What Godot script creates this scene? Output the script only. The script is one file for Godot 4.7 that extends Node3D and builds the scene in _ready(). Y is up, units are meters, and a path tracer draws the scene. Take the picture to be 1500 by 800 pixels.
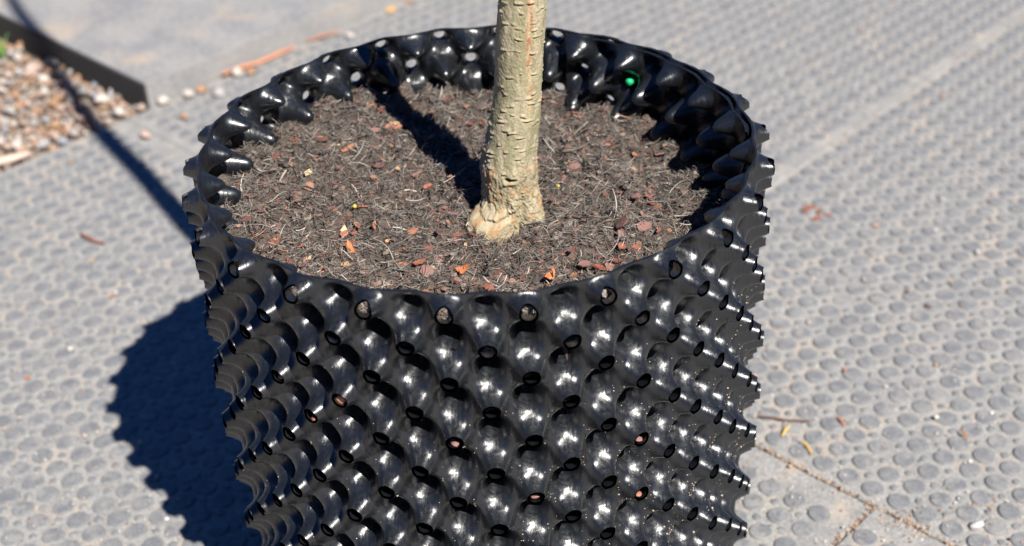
extends Node3D
# A black air-pruning pot with a young tree on studded rubber mats, in hard sun.

# ---------------------------------------------------------------- measures
const ROW1 := 0.465          # height of the topmost row of holes
const RIM := 0.0095          # cut edge above that row
const R := 0.215             # mean radius of the pot wall
const N := 26                # cone pitches around
const DZ := 0.027            # height of one row
const PH := -0.0949          # turn of the pattern
const A_O := 0.0160          # reach of the outer cones
const A_I := 0.0230          # reach of the inner cones
const HOLE := 0.0053
const S_H := 0.565
const THICK := 0.0019
const ROWS := 17
const E_TIP := 0.6
const SADDLE := 0.0034

var P := TAU * R / N
var K0 := 0.7
var eye := Vector3(0.0271, ROW1 + 0.5381, 0.9913)
var cam_right := Vector3.RIGHT
var cam_up := Vector3.UP
var cam_fwd := Vector3.FORWARD
var sun_to := Vector3(0.36379, 0.74896, 0.55382)
var rng := RandomNumberGenerator.new()
var taken := {}
var soil_noise := FastNoiseLite.new()
var bend_noise := FastNoiseLite.new()

# ---------------------------------------------------------------- naming
func numbered(called: String) -> String:
	if not taken.has(called):
		taken[called] = 0
		return called
	taken[called] += 1
	return "%s_%03d" % [called, taken[called]]

func tag(o: Node, label := "", category := "", group := "", kind := "") -> void:
	if label: o.set_meta("label", label)
	if category: o.set_meta("category", category)
	if group: o.set_meta("group", group)
	if kind: o.set_meta("kind", kind)

func base(called: String, where := Vector3.ZERO) -> Node3D:
	var o := Node3D.new()
	o.name = numbered(called)
	add_child(o)
	o.position = where
	return o

func mi(called: String, mesh: Mesh, mat: Material, parent: Node = null) -> MeshInstance3D:
	var o := MeshInstance3D.new()
	o.mesh = mesh
	if mat: o.material_override = mat
	if parent == null:
		o.name = numbered(called)
		add_child(o)
	else:
		o.name = called
		parent.add_child(o, true)
	return o

# ---------------------------------------------------------------- pixel -> world
func ray(x: float, y: float) -> Vector3:
	return cam_fwd + cam_right * ((x - 750.0) / 2083.0) - cam_up * ((y - 400.0) / 2083.0)

func pix(x: float, y: float, h := 0.0) -> Vector3:
	var d := ray(x, y)
	return eye + d * ((h - eye.y) / d.y)

func to_pix(q: Vector3) -> Vector2:
	var d := q - eye
	var z := d.dot(cam_fwd)
	return Vector2(750.0 + 2083.0 * d.dot(cam_right) / z, 400.0 - 2083.0 * d.dot(cam_up) / z)

func soil_pix(x: float, y: float) -> Vector3:
	var q := pix(x, y, ROW1 - 0.045)
	for k in 4:
		q = pix(x, y, soil_y(q.x, q.z))
	return q

# ---------------------------------------------------------------- mesh helpers
func arrays_mesh(v: PackedVector3Array, n: PackedVector3Array, i: PackedInt32Array, c := PackedColorArray()) -> ArrayMesh:
	var a := []
	a.resize(Mesh.ARRAY_MAX)
	a[Mesh.ARRAY_VERTEX] = v
	a[Mesh.ARRAY_NORMAL] = n
	if c.size(): a[Mesh.ARRAY_COLOR] = c
	a[Mesh.ARRAY_INDEX] = i
	var m := ArrayMesh.new()
	m.add_surface_from_arrays(Mesh.PRIMITIVE_TRIANGLES, a)
	return m

# smooth normals from the faces
func smooth_mesh(v: PackedVector3Array, i: PackedInt32Array, c := PackedColorArray()) -> ArrayMesh:
	var n := PackedVector3Array()
	n.resize(v.size())
	for t in range(0, i.size(), 3):
		var f := (v[i[t + 2]] - v[i[t]]).cross(v[i[t + 1]] - v[i[t]])
		n[i[t]] += f
		n[i[t + 1]] += f
		n[i[t + 2]] += f
	for k in n.size():
		n[k] = n[k].normalized()
	return arrays_mesh(v, n, i, c)

# flat-shaded copy
func flat_mesh(v: PackedVector3Array, i: PackedInt32Array) -> ArrayMesh:
	var w := PackedVector3Array()
	var n := PackedVector3Array()
	var j := PackedInt32Array()
	for t in range(0, i.size(), 3):
		var f := (v[i[t + 2]] - v[i[t]]).cross(v[i[t + 1]] - v[i[t]]).normalized()
		for k in 3:
			w.append(v[i[t + k]])
			n.append(f)
			j.append(w.size() - 1)
	return arrays_mesh(w, n, j)

# body of revolution about y; the profile is a list of (radius, height), from the axis at the top outwards and down
func lathe(profile: Array, sides: int, hard := false) -> ArrayMesh:
	var v := PackedVector3Array()
	var i := PackedInt32Array()
	for q in profile:
		for s in sides:
			var a := TAU * s / sides
			v.append(Vector3(q.x * sin(a), q.y, q.x * cos(a)))
	for k in profile.size() - 1:
		for s in sides:
			var a := k * sides + s
			var b := k * sides + (s + 1) % sides
			i.append_array([a, b, a + sides, b, b + sides, a + sides])
	return flat_mesh(v, fix(v, i)) if hard else smooth_mesh(v, fix(v, i))

# turn the faces so that normals look away from the centre of the mesh
func fix(v: PackedVector3Array, i: PackedInt32Array) -> PackedInt32Array:
	var c := Vector3.ZERO
	for q in v: c += q
	c /= v.size()
	var s := 0.0
	for t in range(0, i.size(), 3):
		var f := (v[i[t + 2]] - v[i[t]]).cross(v[i[t + 1]] - v[i[t]])
		s += f.dot((v[i[t]] + v[i[t + 1]] + v[i[t + 2]]) / 3.0 - c)
	if s < 0.0:
		for t in range(0, i.size(), 3):
			var k := i[t]
			i[t] = i[t + 1]
			i[t + 1] = k
	return i

# a tube along points with a radius for each
func tube(path: Array, radii: Array, sides := 8, flat := 1.0) -> ArrayMesh:
	var v := PackedVector3Array()
	var i := PackedInt32Array()
	for k in path.size():
		var d: Vector3 = (path[mini(k + 1, path.size() - 1)] - path[maxi(k - 1, 0)]).normalized()
		var side := d.cross(Vector3.UP)
		if side.length() < 0.01: side = d.cross(Vector3.RIGHT)
		side = side.normalized()
		var up := side.cross(d).normalized()
		for s in sides:
			var a := TAU * s / sides
			v.append(path[k] + (side * cos(a) + up * sin(a) * flat) * radii[k])
	for k in path.size() - 1:
		for s in sides:
			var a := k * sides + s
			var b := k * sides + (s + 1) % sides
			i.append_array([a, b, a + sides, b, b + sides, a + sides])
	var last := (path.size() - 1) * sides
	for s in range(1, sides - 1):
		i.append_array([0, s + 1, s, last, last + s, last + s + 1])
	return smooth_mesh(v, fix(v, i))

# a pebble: a sphere pushed about by noise
func pebble_mesh(seed_: int, rings := 6, sides := 9, rough := 0.35, squash := 0.65) -> ArrayMesh:
	var nz := FastNoiseLite.new()
	nz.seed = seed_
	nz.frequency = 0.9
	var v := PackedVector3Array()
	var i := PackedInt32Array()
	for k in rings + 1:
		var a := PI * k / rings
		for s in sides:
			var b := TAU * s / sides
			var d := Vector3(sin(a) * cos(b), cos(a), sin(a) * sin(b))
			var m := 1.0 + rough * nz.get_noise_3dv(d * 1.3)
			v.append(Vector3(d.x, d.y * squash, d.z * 0.85) * m)
	for k in rings:
		for s in sides:
			var a := k * sides + s
			var b := k * sides + (s + 1) % sides
			i.append_array([a, b, a + sides, b, b + sides, a + sides])
	return smooth_mesh(v, fix(v, i))

# an irregular thin flake, bent, with thickness; about one unit across
func flake_mesh(seed_: int, corners: int, aspect: float, bend: float, thick: float) -> ArrayMesh:
	var g := RandomNumberGenerator.new()
	g.seed = seed_
	var rim: Array[Vector2] = []
	for k in corners:
		var a := TAU * (k + g.randf_range(-0.3, 0.3)) / corners
		rim.append(Vector2(cos(a) * 0.5, sin(a) * 0.5 * aspect) * g.randf_range(0.7, 1.1))
	var v := PackedVector3Array()
	var i := PackedInt32Array()
	var twist := g.randf_range(-0.6, 0.6)
	for side in 2:
		var h := thick * (0.5 - side)
		for ring in 3:
			for k in corners:
				var q: Vector2 = rim[k] * [0.02, 0.55, 1.0][ring]
				v.append(Vector3(q.x, h + bend * (q.x * q.x * 2.0) + twist * q.x * q.y + g.randf_range(-0.02, 0.02), q.y))
	var m := corners * 3
	for ring in 2:
		for k in corners:
			var a := ring * corners + k
			var b := ring * corners + (k + 1) % corners
			i.append_array([a, a + corners, b, b, a + corners, b + corners])
			i.append_array([m + a, m + b, m + a + corners, m + b, m + b + corners, m + a + corners])
	for k in corners:
		var a := 2 * corners + k
		var b := 2 * corners + (k + 1) % corners
		i.append_array([a, m + a, b, b, m + a, m + b])
	return flat_mesh(v, fix(v, i))

# a shredded fibre: a bent, twisted narrow strip with a ridge; one unit long
func fibre_mesh(seed_: int, width: float) -> ArrayMesh:
	var g := RandomNumberGenerator.new()
	g.seed = seed_
	var v := PackedVector3Array()
	var i := PackedInt32Array()
	var bend := g.randf_range(-0.25, 0.25)
	var lift := g.randf_range(-0.18, 0.25)
	var steps := 4
	for k in steps + 1:
		var t := float(k) / steps - 0.5
		var w := width * (1.0 - 1.4 * t * t) * g.randf_range(0.8, 1.15)
		var c := Vector3(t, lift * (t * t * 2.0) + g.randf_range(-0.01, 0.01), bend * t * t * 2.0)
		var tw := t * 1.2
		v.append(c + Vector3(0, sin(tw), cos(tw)) * w * 0.5)
		v.append(c + Vector3(0, width * 0.35, 0))
		v.append(c - Vector3(0, sin(tw), cos(tw)) * w * 0.5)
		v.append(c - Vector3(0, width * 0.3, 0))
	for k in steps:
		for s in 4:
			var a := k * 4 + s
			var b := k * 4 + (s + 1) % 4
			i.append_array([a, b, a + 4, b, b + 4, a + 4])
	return smooth_mesh(v, fix(v, i))

func multi(called: String, mesh: Mesh, mat: Material, places: Array, colors: Array, parent: Node = null) -> MultiMeshInstance3D:
	var m := MultiMesh.new()
	m.transform_format = MultiMesh.TRANSFORM_3D
	m.use_colors = colors.size() > 0
	m.mesh = mesh
	m.instance_count = places.size()
	for k in places.size():
		m.set_instance_transform(k, places[k])
		if colors.size(): m.set_instance_color(k, colors[k])
	var o := MultiMeshInstance3D.new()
	o.multimesh = m
	o.material_override = mat
	if parent == null:
		o.name = numbered(called)
		add_child(o)
	else:
		o.name = called
		parent.add_child(o, true)
	return o

# a wad of mulch: a dark lump with fibres and crumbs lying over its face, about two units across
func plug_mesh(seed_: int) -> ArrayMesh:
	var g := RandomNumberGenerator.new()
	g.seed = seed_
	var v := PackedVector3Array()
	var n := PackedVector3Array()
	var c := PackedColorArray()
	var i := PackedInt32Array()
	var shades := [Color(0.20, 0.17, 0.145), Color(0.30, 0.27, 0.23), Color(0.10, 0.085, 0.07), Color(0.22, 0.11, 0.08), Color(0.38, 0.34, 0.29)]
	for k in 90:
		var m: ArrayMesh = pebble_mesh(seed_, 7, 10, 0.4, 1.0) if k == 0 else fibre_mesh(seed_ + k, g.randf_range(0.12, 0.3)) if k % 4 else flake_mesh(seed_ + k, 5, 0.7, 0.1, 0.2)
		var a := m.surface_get_arrays(0)
		var t := Transform3D.IDENTITY
		if k > 0:
			var d := Vector2.from_angle(g.randf() * TAU) * sqrt(g.randf()) * 0.95
			t = Transform3D(Basis(Vector3.BACK, g.randf() * TAU) * Basis(Vector3.UP, g.randfn(0, 0.4)) * Basis.from_scale(Vector3.ONE * g.randf_range(0.3, 0.8)), Vector3(d.x, d.y, sqrt(maxf(0.0, 1.0 - d.length_squared())) * 0.9))
		var col: Color = Color(0.06, 0.05, 0.04) if k == 0 else shades[g.randi() % 5]
		var start := v.size()
		for q in a[Mesh.ARRAY_VERTEX].size():
			v.append(t * a[Mesh.ARRAY_VERTEX][q])
			n.append((t.basis * a[Mesh.ARRAY_NORMAL][q]).normalized())
			c.append(col)
		for q in a[Mesh.ARRAY_INDEX]: i.append(start + q)
	return arrays_mesh(v, n, i, c)

# ---------------------------------------------------------------- materials
func srgb(c: Color) -> Color:
	return c.linear_to_srgb()

func noise_img(seed_: int, freq: float, size: int, octaves := 4, kind := FastNoiseLite.TYPE_SIMPLEX_SMOOTH) -> Image:
	var nz := FastNoiseLite.new()
	nz.seed = seed_
	nz.noise_type = kind
	nz.frequency = freq
	nz.fractal_octaves = octaves
	return nz.get_seamless_image(size, size)

# a colour texture from broad patches, fine grain and specks; colours are linear
func patchy(seed_: int, a: Color, b: Color, c: Color, broad: float, specks: int, speck_colors: Array, size := 512) -> ImageTexture:
	var n1 := noise_img(seed_, broad, size, 4)
	var n2 := noise_img(seed_ + 1, 0.09, size, 3)
	var n3 := noise_img(seed_ + 2, broad * 0.6, size, 5)
	var d1 := n1.get_data()
	var d2 := n2.get_data()
	var d3 := n3.get_data()
	var img := Image.create(size, size, false, Image.FORMAT_RGB8)
	for y in size:
		for x in size:
			var k := y * size + x
			var t := clampf(d1[k] / 255.0 * 0.75 + d2[k] / 255.0 * 0.5 - 0.12, 0.0, 1.0)
			t = smoothstep(0.2, 0.8, t)
			var q := a.lerp(b, t)
			q = q.lerp(c, smoothstep(0.55, 0.85, d3[k] / 255.0) * 0.8)
			var g := 0.86 + 0.28 * d2[k] / 255.0
			q = Color(q.r * g, q.g * g, q.b * g)
			img.set_pixel(x, y, srgb(q))
	var g := RandomNumberGenerator.new()
	g.seed = seed_
	for k in specks:
		var q: Color = speck_colors[g.randi() % speck_colors.size()]
		var w := 1 + g.randi() % 2
		img.fill_rect(Rect2i(g.randi() % size, g.randi() % size, w, 1 + g.randi() % 2), srgb(q))
	img.generate_mipmaps()
	return ImageTexture.create_from_image(img)

func grey_tex(seed_: int, freq: float, lo: float, hi: float, size := 512, octaves := 4) -> ImageTexture:
	var n := noise_img(seed_, freq, size, octaves)
	n.convert(Image.FORMAT_RGB8)
	var d := n.get_data()
	for k in d.size():
		d[k] = int(clampf(lo + (hi - lo) * d[k] / 255.0, 0.0, 1.0) * 255.0)
	return ImageTexture.create_from_image(Image.create_from_data(size, size, false, Image.FORMAT_RGB8, d))

func plain(c: Color, rough := 0.8, vertex := false) -> StandardMaterial3D:
	var m := StandardMaterial3D.new()
	m.albedo_color = srgb(c)
	m.roughness = rough
	m.vertex_color_use_as_albedo = vertex
	return m

func tri(m: StandardMaterial3D, scale_: float) -> void:
	m.uv1_triplanar = true
	m.uv1_world_triplanar = true
	m.uv1_scale = Vector3.ONE * scale_

# ---------------------------------------------------------------- the wall of the pot
# Offset of the wall from its mean radius; x runs along the wall and y up from the centre of an outer cone.
func wall_h(x: float, y: float, rim := false) -> float:
	var cx := cos(TAU * x / P)
	var cy := cos(PI * y / DZ)
	var f := cx * cy
	# the web between four cones lies a little outside the mean surface
	var web := SADDLE * (1.0 - cx * cx) * (1.0 - cy * cy)
	# the sheet flattens out towards its cut edge
	if rim: web *= lerpf(0.34, 1.0, smoothstep(RIM, RIM - 0.009, y))
	if f >= 0.0:
		var t := (1.0 - sqrt(1.0 - minf(f, 1.0))) / S_H
		var out := A_O * (0.60 * t + 0.40 * t * t)
		return web + out * (lerpf(0.34, 1.0, smoothstep(RIM, RIM - 0.009, y)) if rim else 1.0)
	var top := sqrt(1.0 + E_TIP * E_TIP)
	var s := (top - sqrt(1.0 + maxf(f, -1.0) + E_TIP * E_TIP)) / (top - E_TIP)
	var c := K0 - 1.55
	var inn := A_I * s * (K0 + (1.0 - K0 - c) * s + c * s * s)
	return web - inn * (lerpf(0.10, 1.0, smoothstep(RIM, RIM - 0.019, y)) if rim else 1.0)

func swell(a: float, y: float) -> float:
	return 0.0045 * bend_noise.get_noise_3d(sin(a) * 1.2, y * 4.0, cos(a) * 1.2)

# one cell of the wall: a list of rings, each ring a list of [x, y, h, nx, ny, nr]
func cell_rings(outer: bool, top: float) -> Array:
	var rim := top < DZ / 2.0 - 0.001
	var hw := P / 4.0
	var hb := DZ / 2.0
	var per := 8
	var edge: Array[Vector2] = []
	for s in 4:
		for k in per:
			var t := -1.0 + 2.0 * k / per
			match s:
				0: edge.append(Vector2(t * hw, top))
				1: edge.append(Vector2(hw, lerpf(top, -hb, (t + 1.0) / 2.0)))
				2: edge.append(Vector2(-t * hw, -hb))
				3: edge.append(Vector2(-hw, lerpf(-hb, top, (t + 1.0) / 2.0)))
	var rings := []
	var count := 8 if outer else 9
	var cx := 0.0 if outer else P / 2.0   # an inner cone sits half a pitch along
	for r in count + 1:
		var ring := []
		var k := float(r) / count
		k = k if outer else 1.0 - pow(1.0 - k, 0.85)
		for e in edge:
			var inner := e.normalized() * HOLE if outer else Vector2.ZERO
			var q := e.lerp(inner, k)
			if not outer and r == count: q = e * 0.01
			var h := wall_h(q.x + cx, q.y, rim)
			var d := 2e-5
			var hx := (wall_h(q.x + cx + d, q.y, rim) - wall_h(q.x + cx - d, q.y, rim)) / (2.0 * d) / (1.0 + h / R)
			var hy := (wall_h(q.x + cx, q.y + d, rim) - wall_h(q.x + cx, q.y - d, rim)) / (2.0 * d)
			var n := Vector3(-hx, -hy, 1.0).normalized()
			ring.append([q.x, q.y, h, n.x, n.y, n.z])
		rings.append(ring)
	return rings

class Sheet:
	var v := PackedVector3Array()
	var n := PackedVector3Array()
	var i := PackedInt32Array()

# lay rings a..b of a cell on the pot at angle th and height cy
func lay(sh: Sheet, rings: Array, a: int, b: int, th: float, cy: float, off: float, stretch: Vector3, both: bool, hole: bool, cut_top: bool) -> void:
	var count: int = rings[0].size()
	for side in (0 if a == b else 2 if both else 1):
		var sgn := 1.0 if side == 0 else -1.0
		var start := sh.v.size()
		for r in range(a, b + 1):
			for q in rings[r]:
				var far := minf(absf(q[2]) / 0.016, 1.0)
				var ang: float = th + (q[0] + stretch.x * far) / R
				var y: float = cy + q[1] + stretch.y * far
				var reach: float = q[2] * (1.0 + stretch.z * far)
				var rad: float = R + off + reach + swell(ang, y)
				var dir := Vector3(sin(ang), 0, cos(ang))
				var tan_ := Vector3(cos(ang), 0, -sin(ang))
				var nn: Vector3 = tan_ * q[3] + Vector3(0, q[4], 0) + dir * q[5]
				sh.v.append(dir * rad + Vector3(0, y, 0) + nn * (THICK * 0.5 * sgn))
				sh.n.append(nn * sgn)
		for r in b - a:
			for k in count:
				var p := start + r * count + k
				var o := start + r * count + (k + 1) % count
				if side == 0:
					sh.i.append_array([p, o, p + count, o, o + count, p + count])
				else:
					sh.i.append_array([p, p + count, o, o, p + count, o + count])
	if hole or cut_top:
		# the thickness of the sheet, at the hole or along the cut rim
		var ring: Array = rings[b] if hole else rings[a]
		var start := sh.v.size()
		for q in ring:
			var far := minf(absf(q[2]) / 0.016, 1.0) if hole else 0.0
			var ang: float = th + (q[0] + stretch.x * far) / R
			var y: float = cy + q[1] + stretch.y * far
			var reach: float = q[2] * (1.0 + stretch.z * far)
			var rad: float = R + off + reach + swell(ang, y)
			var dir := Vector3(sin(ang), 0, cos(ang))
			var tan_ := Vector3(cos(ang), 0, -sin(ang))
			var nn: Vector3 = tan_ * q[3] + Vector3(0, q[4], 0) + dir * q[5]
			var c: Vector3 = dir * rad + Vector3(0, y, 0)
			var face: Vector3 = (dir * 0.8 - (tan_ * q[0] + Vector3(0, q[1], 0)).normalized() * 0.3).normalized() if hole else Vector3.UP
			for s in 2:
				sh.v.append(c + nn * (THICK * (0.5 - s)))
				sh.n.append(face)
		for k in (count if hole else 8):
			var p := start + 2 * k
			var o := start + 2 * ((k + 1) % count)
			sh.i.append_array([p, p + 1, o, o, p + 1, o + 1])

func in_overlap(a: float) -> bool:
	var d := fposmod(a, TAU)
	return d > deg_to_rad(86.0) and d < deg_to_rad(157.0)

func sheet_mesh(sh: Sheet) -> ArrayMesh:
	return arrays_mesh(sh.v, sh.n, sh.i)

func build_pot(plastic: Material, cut_edge: Material, green: Material) -> void:
	var pot := base("tree_pot")
	tag(pot, "black plastic air pruning pot covered in open pointed cones, holding the tree", "plant pot")
	var wall := Sheet.new()
	var hb := DZ / 2.0
	var full_out := cell_rings(true, hb)
	var full_in := cell_rings(false, hb)
	var cut_out := cell_rings(true, RIM)
	var cut_in := cell_rings(false, RIM)
	var g := RandomNumberGenerator.new()
	g.seed = 5
	for layer in 2:
		for row in (ROWS if layer == 0 else 5):
			for col in 2 * N:
				var th := PH + (col * 0.5) * TAU / N
				if layer == 1 and not in_overlap(th): continue
				var outer := (col + row) % 2 == 0
				var rings: Array = (cut_out if outer else cut_in) if row == 0 else (full_out if outer else full_in)
				var cy := ROW1 - row * DZ - (0.0015 if layer == 1 else 0.0)
				var off := -0.0048 * (0.7 + 0.3 * sin((fposmod(th, TAU) - 1.5) * 3.0)) if layer == 1 else 0.0
				if layer == 1: off = -0.005
				var stretch := Vector3(g.randfn(0.0, 0.0007), g.randfn(0.0, 0.0006), g.randf_range(-0.10, 0.07))
				if row == 0: stretch = Vector3(0, 0, 0)
				var split := 3
				lay(wall, rings, 0, split, th, cy, off, stretch, row < 4, false, row == 0)
				var part := Sheet.new()
				lay(part, rings, split, rings.size() - 1, th, cy, off, stretch, outer or row < 4, false, false)
				if layer == 1 and row > 2 : continue
				var cone := mi("cone" if outer else "inner_cone", sheet_mesh(part), plastic, pot)
				if outer:
					var lip := Sheet.new()
					lay(lip, rings, rings.size() - 1, rings.size() - 1, th, cy, off, stretch, false, true, false)
					mi("hole_lip", sheet_mesh(lip), cut_edge, cone)
	mi("wall", sheet_mesh(wall), plastic, pot)
	# skirt and base below the last row, out of the picture
	var y0 := ROW1 - (ROWS - 1) * DZ - hb
	mi("base_plate", lathe([Vector2(0.001, y0), Vector2(R - 0.004, y0), Vector2(R, y0 - 0.002), Vector2(R, 0.006), Vector2(R - 0.004, 0.004), Vector2(0.001, 0.004)], 64, false), plastic, pot)
	# the green plastic screw that holds the overlap together, seen in the wall
	var screw := Node3D.new()
	screw.name = "screw"
	pot.add_child(screw)
	tag(screw, "bright green plastic screw through the overlapping wall")
	var col_th := PH + 10.5 * TAU / N
	var dir := Vector3(sin(col_th), 0, cos(col_th))
	screw.position = dir * (R + 0.0) + Vector3(0, ROW1 - DZ, 0)
	screw.basis = Basis(Vector3.UP.cross(-dir).normalized(), -dir, Vector3.UP.cross(-dir).normalized().cross(-dir)).orthonormalized()
	mi("shaft", lathe([Vector2(0.0005, 0.006), Vector2(0.0028, 0.0055), Vector2(0.0034, 0.0045), Vector2(0.0034, -0.012), Vector2(0.0005, -0.012)], 16), green, screw)
	mi("head", lathe([Vector2(0.0005, -0.0115), Vector2(0.0095, -0.0115), Vector2(0.0105, -0.013), Vector2(0.0098, -0.0155), Vector2(0.0005, -0.0165)], 20), green, screw)

# ---------------------------------------------------------------- soil
func wall_r(a: float, y: float) -> float:
	var h := wall_h((a - PH) * R, y - ROW1, y > ROW1 - 0.013)
	return R + minf(h, 0.0045) + swell(a, y) - 0.003 - (0.007 if in_overlap(a) else 0.0)

func soil_y(x: float, z: float) -> float:
	var y := ROW1 - 0.055 - 0.072 * x + 0.015 * z + 0.2 * (x * x + z * z)
	y += 0.011 * soil_noise.get_noise_2d(x * 14.0, z * 14.0) + 0.011 * soil_noise.get_noise_2d(x * 45.0 + 9.0, z * 45.0) + 0.004 * soil_noise.get_noise_2d(x * 120.0 - 4.0, z * 120.0)
	y += 0.010 * exp(-(Vector2(x + 0.115, z + 0.165).length_squared()) / 0.0006)
	y += 0.011 * exp(-(Vector2(x - 0.115, z + 0.145).length_squared()) / 0.0009)
	y -= 0.006 * exp(-(Vector2(x - 0.005, z - 0.045).length_squared()) / 0.0009)
	y -= 0.012 * exp(-(Vector2(x - 0.145, z + 0.075).length_squared()) / 0.0006)
	return y

func build_soil(soil_mat: Material, fibre_mat: Material) -> void:
	var soil := base("potting_soil", Vector3.ZERO)
	tag(soil, "dark shredded bark mulch filling the black pot around the trunk", "mulch", "", "stuff")
	var v := PackedVector3Array()
	var i := PackedInt32Array()
	var na := N * 16
	var nr := 46
	for r in nr + 1:
		for k in na:
			var a := TAU * k / na
			var y := ROW1 - 0.05
			var rr := 0.0
			for it in 3:
				rr = wall_r(a, y) * pow(float(r) / nr, 0.8)
				y = soil_y(rr * sin(a), rr * cos(a))
			v.append(Vector3(rr * sin(a), y, rr * cos(a)))
	for r in nr:
		for k in na:
			var a := r * na + k
			var b := r * na + (k + 1) % na
			i.append_array([a, b, a + na, b, b + na, a + na])
	var low := 110
	var start := v.size()
	for r in low + 1:
		for k in na:
			var a := TAU * k / na
			var top: float = v[nr * na + k].y
			var y := lerpf(top, 0.024, float(r) / low)
			var rr := wall_r(a, y)
			v.append(Vector3(rr * sin(a), y, rr * cos(a)))
	for r in low:
		for k in na:
			var a := start + r * na + k
			var b := start + r * na + (k + 1) % na
			i.append_array([a, b, a + na, b, b + na, a + na])
	mi("soil_body", smooth_mesh(v, fix(v, i)), soil_mat, soil)
	# shredded fibres
	var shades := [Color(0.135, 0.118, 0.102), Color(0.07, 0.058, 0.049), Color(0.19, 0.17, 0.15), Color(0.035, 0.029, 0.025), Color(0.27, 0.245, 0.21), Color(0.15, 0.085, 0.062), Color(0.12, 0.108, 0.096), Color(0.36, 0.31, 0.25)]
	var weights := [5, 7, 4, 6, 1.6, 3, 5, 0.35]
	var total := 0.0
	for w in weights: total += w
	for variant in 6:
		var mesh := fibre_mesh(100 + variant, [0.040, 0.055, 0.036, 0.075, 0.12, 0.048][variant])
		var places := []
		var colors := []
		while places.size() < (7000 if variant != 4 else 2500):
			var a := rng.randf() * TAU
			var rr := 0.222 * sqrt(rng.randf())
			var x := rr * sin(a)
			var z := rr * cos(a)
			var y := soil_y(x, z)
			var len_ := rng.randf_range(0.004, 0.014) * (1.8 if rng.randf() < 0.05 else 1.0)
			if variant == 3 or variant == 4: len_ *= 0.75
			if rr > wall_r(a, y) - 0.003 - len_ * 0.3: continue
			if Vector2(x - 0.021, z - 0.01).length() < 0.026: continue
			# neighbours lie roughly alike, so that the mulch reads as tufts
			var turn := soil_noise.get_noise_2d(x * 28.0 + 40.0, z * 28.0) * 7.0 + rng.randfn(0.0, 0.8)
			var tilt := rng.randfn(0.0, 0.38)
			var b := Basis(Vector3.UP, turn) * Basis(Vector3.BACK, tilt) * Basis(Vector3.RIGHT, rng.randf() * TAU)
			places.append(Transform3D(b.scaled(Vector3.ONE * len_) if false else b * Basis.from_scale(Vector3.ONE * len_), Vector3(x, y + rng.randf_range(-0.0005, 0.0022) + absf(sin(tilt)) * len_ * 0.3, z)))
			var pick := rng.randf() * total
			var s := 0
			while pick > weights[s]:
				pick -= weights[s]
				s += 1
			var m := rng.randf_range(0.7, 2.0)
			colors.append(Color(shades[s].r * m, shades[s].g * m, shades[s].b * m))
		tag(multi("fibres", mesh, fibre_mat, places, colors, soil), "", "", "", "stuff")
	# clods that give the mulch its lumps
	for variant in 2:
		var mesh := pebble_mesh(270 + variant, 6, 9, 1.5, 0.6)
		var places := []
		var colors := []
		while places.size() < 170:
			var a := rng.randf() * TAU
			var rr := 0.21 * sqrt(rng.randf())
			var x := rr * sin(a)
			var z := rr * cos(a)
			var y := soil_y(x, z)
			if rr > wall_r(a, y) - 0.008 or Vector2(x - 0.021, z - 0.01).length() < 0.034: continue
			if soil_noise.get_noise_2d(x * 20.0 - 8.0, z * 20.0) < -0.05: continue
			places.append(Transform3D(Basis(Vector3.UP, rng.randf() * TAU) * Basis(Vector3.RIGHT, rng.randf() * TAU) * Basis.from_scale(Vector3.ONE * rng.randf_range(0.0016, 0.0038)), Vector3(x, y + 0.0006, z)))
			var c: Color = [Color(0.075, 0.06, 0.05), Color(0.11, 0.088, 0.072), Color(0.05, 0.04, 0.034), Color(0.12, 0.075, 0.058)][rng.randi() % 4]
			colors.append(c)
		tag(multi("clods", mesh, fibre_mat, places, colors, soil), "", "", "", "stuff")
	# crumbs of bark, too many to count
	for variant in 3:
		var mesh := flake_mesh(300 + variant, 6, [0.6, 0.8, 0.45][variant], 0.1, 0.16)
		var places := []
		var colors := []
		while places.size() < 1000:
			var a := rng.randf() * TAU
			var rr := 0.21 * sqrt(rng.randf())
			var x := rr * sin(a)
			var z := rr * cos(a)
			var y := soil_y(x, z)
			if rr > wall_r(a, y) - 0.008 or Vector2(x - 0.021, z - 0.01).length() < 0.03: continue
			var b := Basis(Vector3.UP, rng.randf() * TAU) * Basis(Vector3.RIGHT, rng.randfn(0.0, 0.4))
			places.append(Transform3D(b * Basis.from_scale(Vector3.ONE * rng.randf_range(0.0015, 0.0075)), Vector3(x, y + 0.0018, z)))
			var c: Color = [Color(0.19, 0.085, 0.06), Color(0.11, 0.055, 0.045), Color(0.26, 0.13, 0.085), Color(0.22, 0.18, 0.14), Color(0.14, 0.09, 0.08), Color(0.09, 0.08, 0.07), Color(0.06, 0.05, 0.045), Color(0.17, 0.15, 0.13)][rng.randi() % 8]
			var m := rng.randf_range(0.7, 1.2)
			colors.append(Color(c.r * m, c.g * m, c.b * m))
		tag(multi("crumbs", mesh, fibre_mat, places, colors, soil), "", "", "", "stuff")

# a chip lying on the mulch at a pixel of the photograph
func chip(called: String, mesh: Mesh, mat: Material, px: float, py: float, size: Vector3, turn: float, label: String, category: String, group := "", lift := 0.002, tilt := 0.2) -> void:
	var o := mi(called, mesh, mat)
	o.position = soil_pix(px, py) + Vector3(0, lift, 0)
	o.basis = Basis(Vector3.UP, turn) * Basis(Vector3.RIGHT, tilt) * Basis.from_scale(size)
	tag(o, label, category, group)

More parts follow.
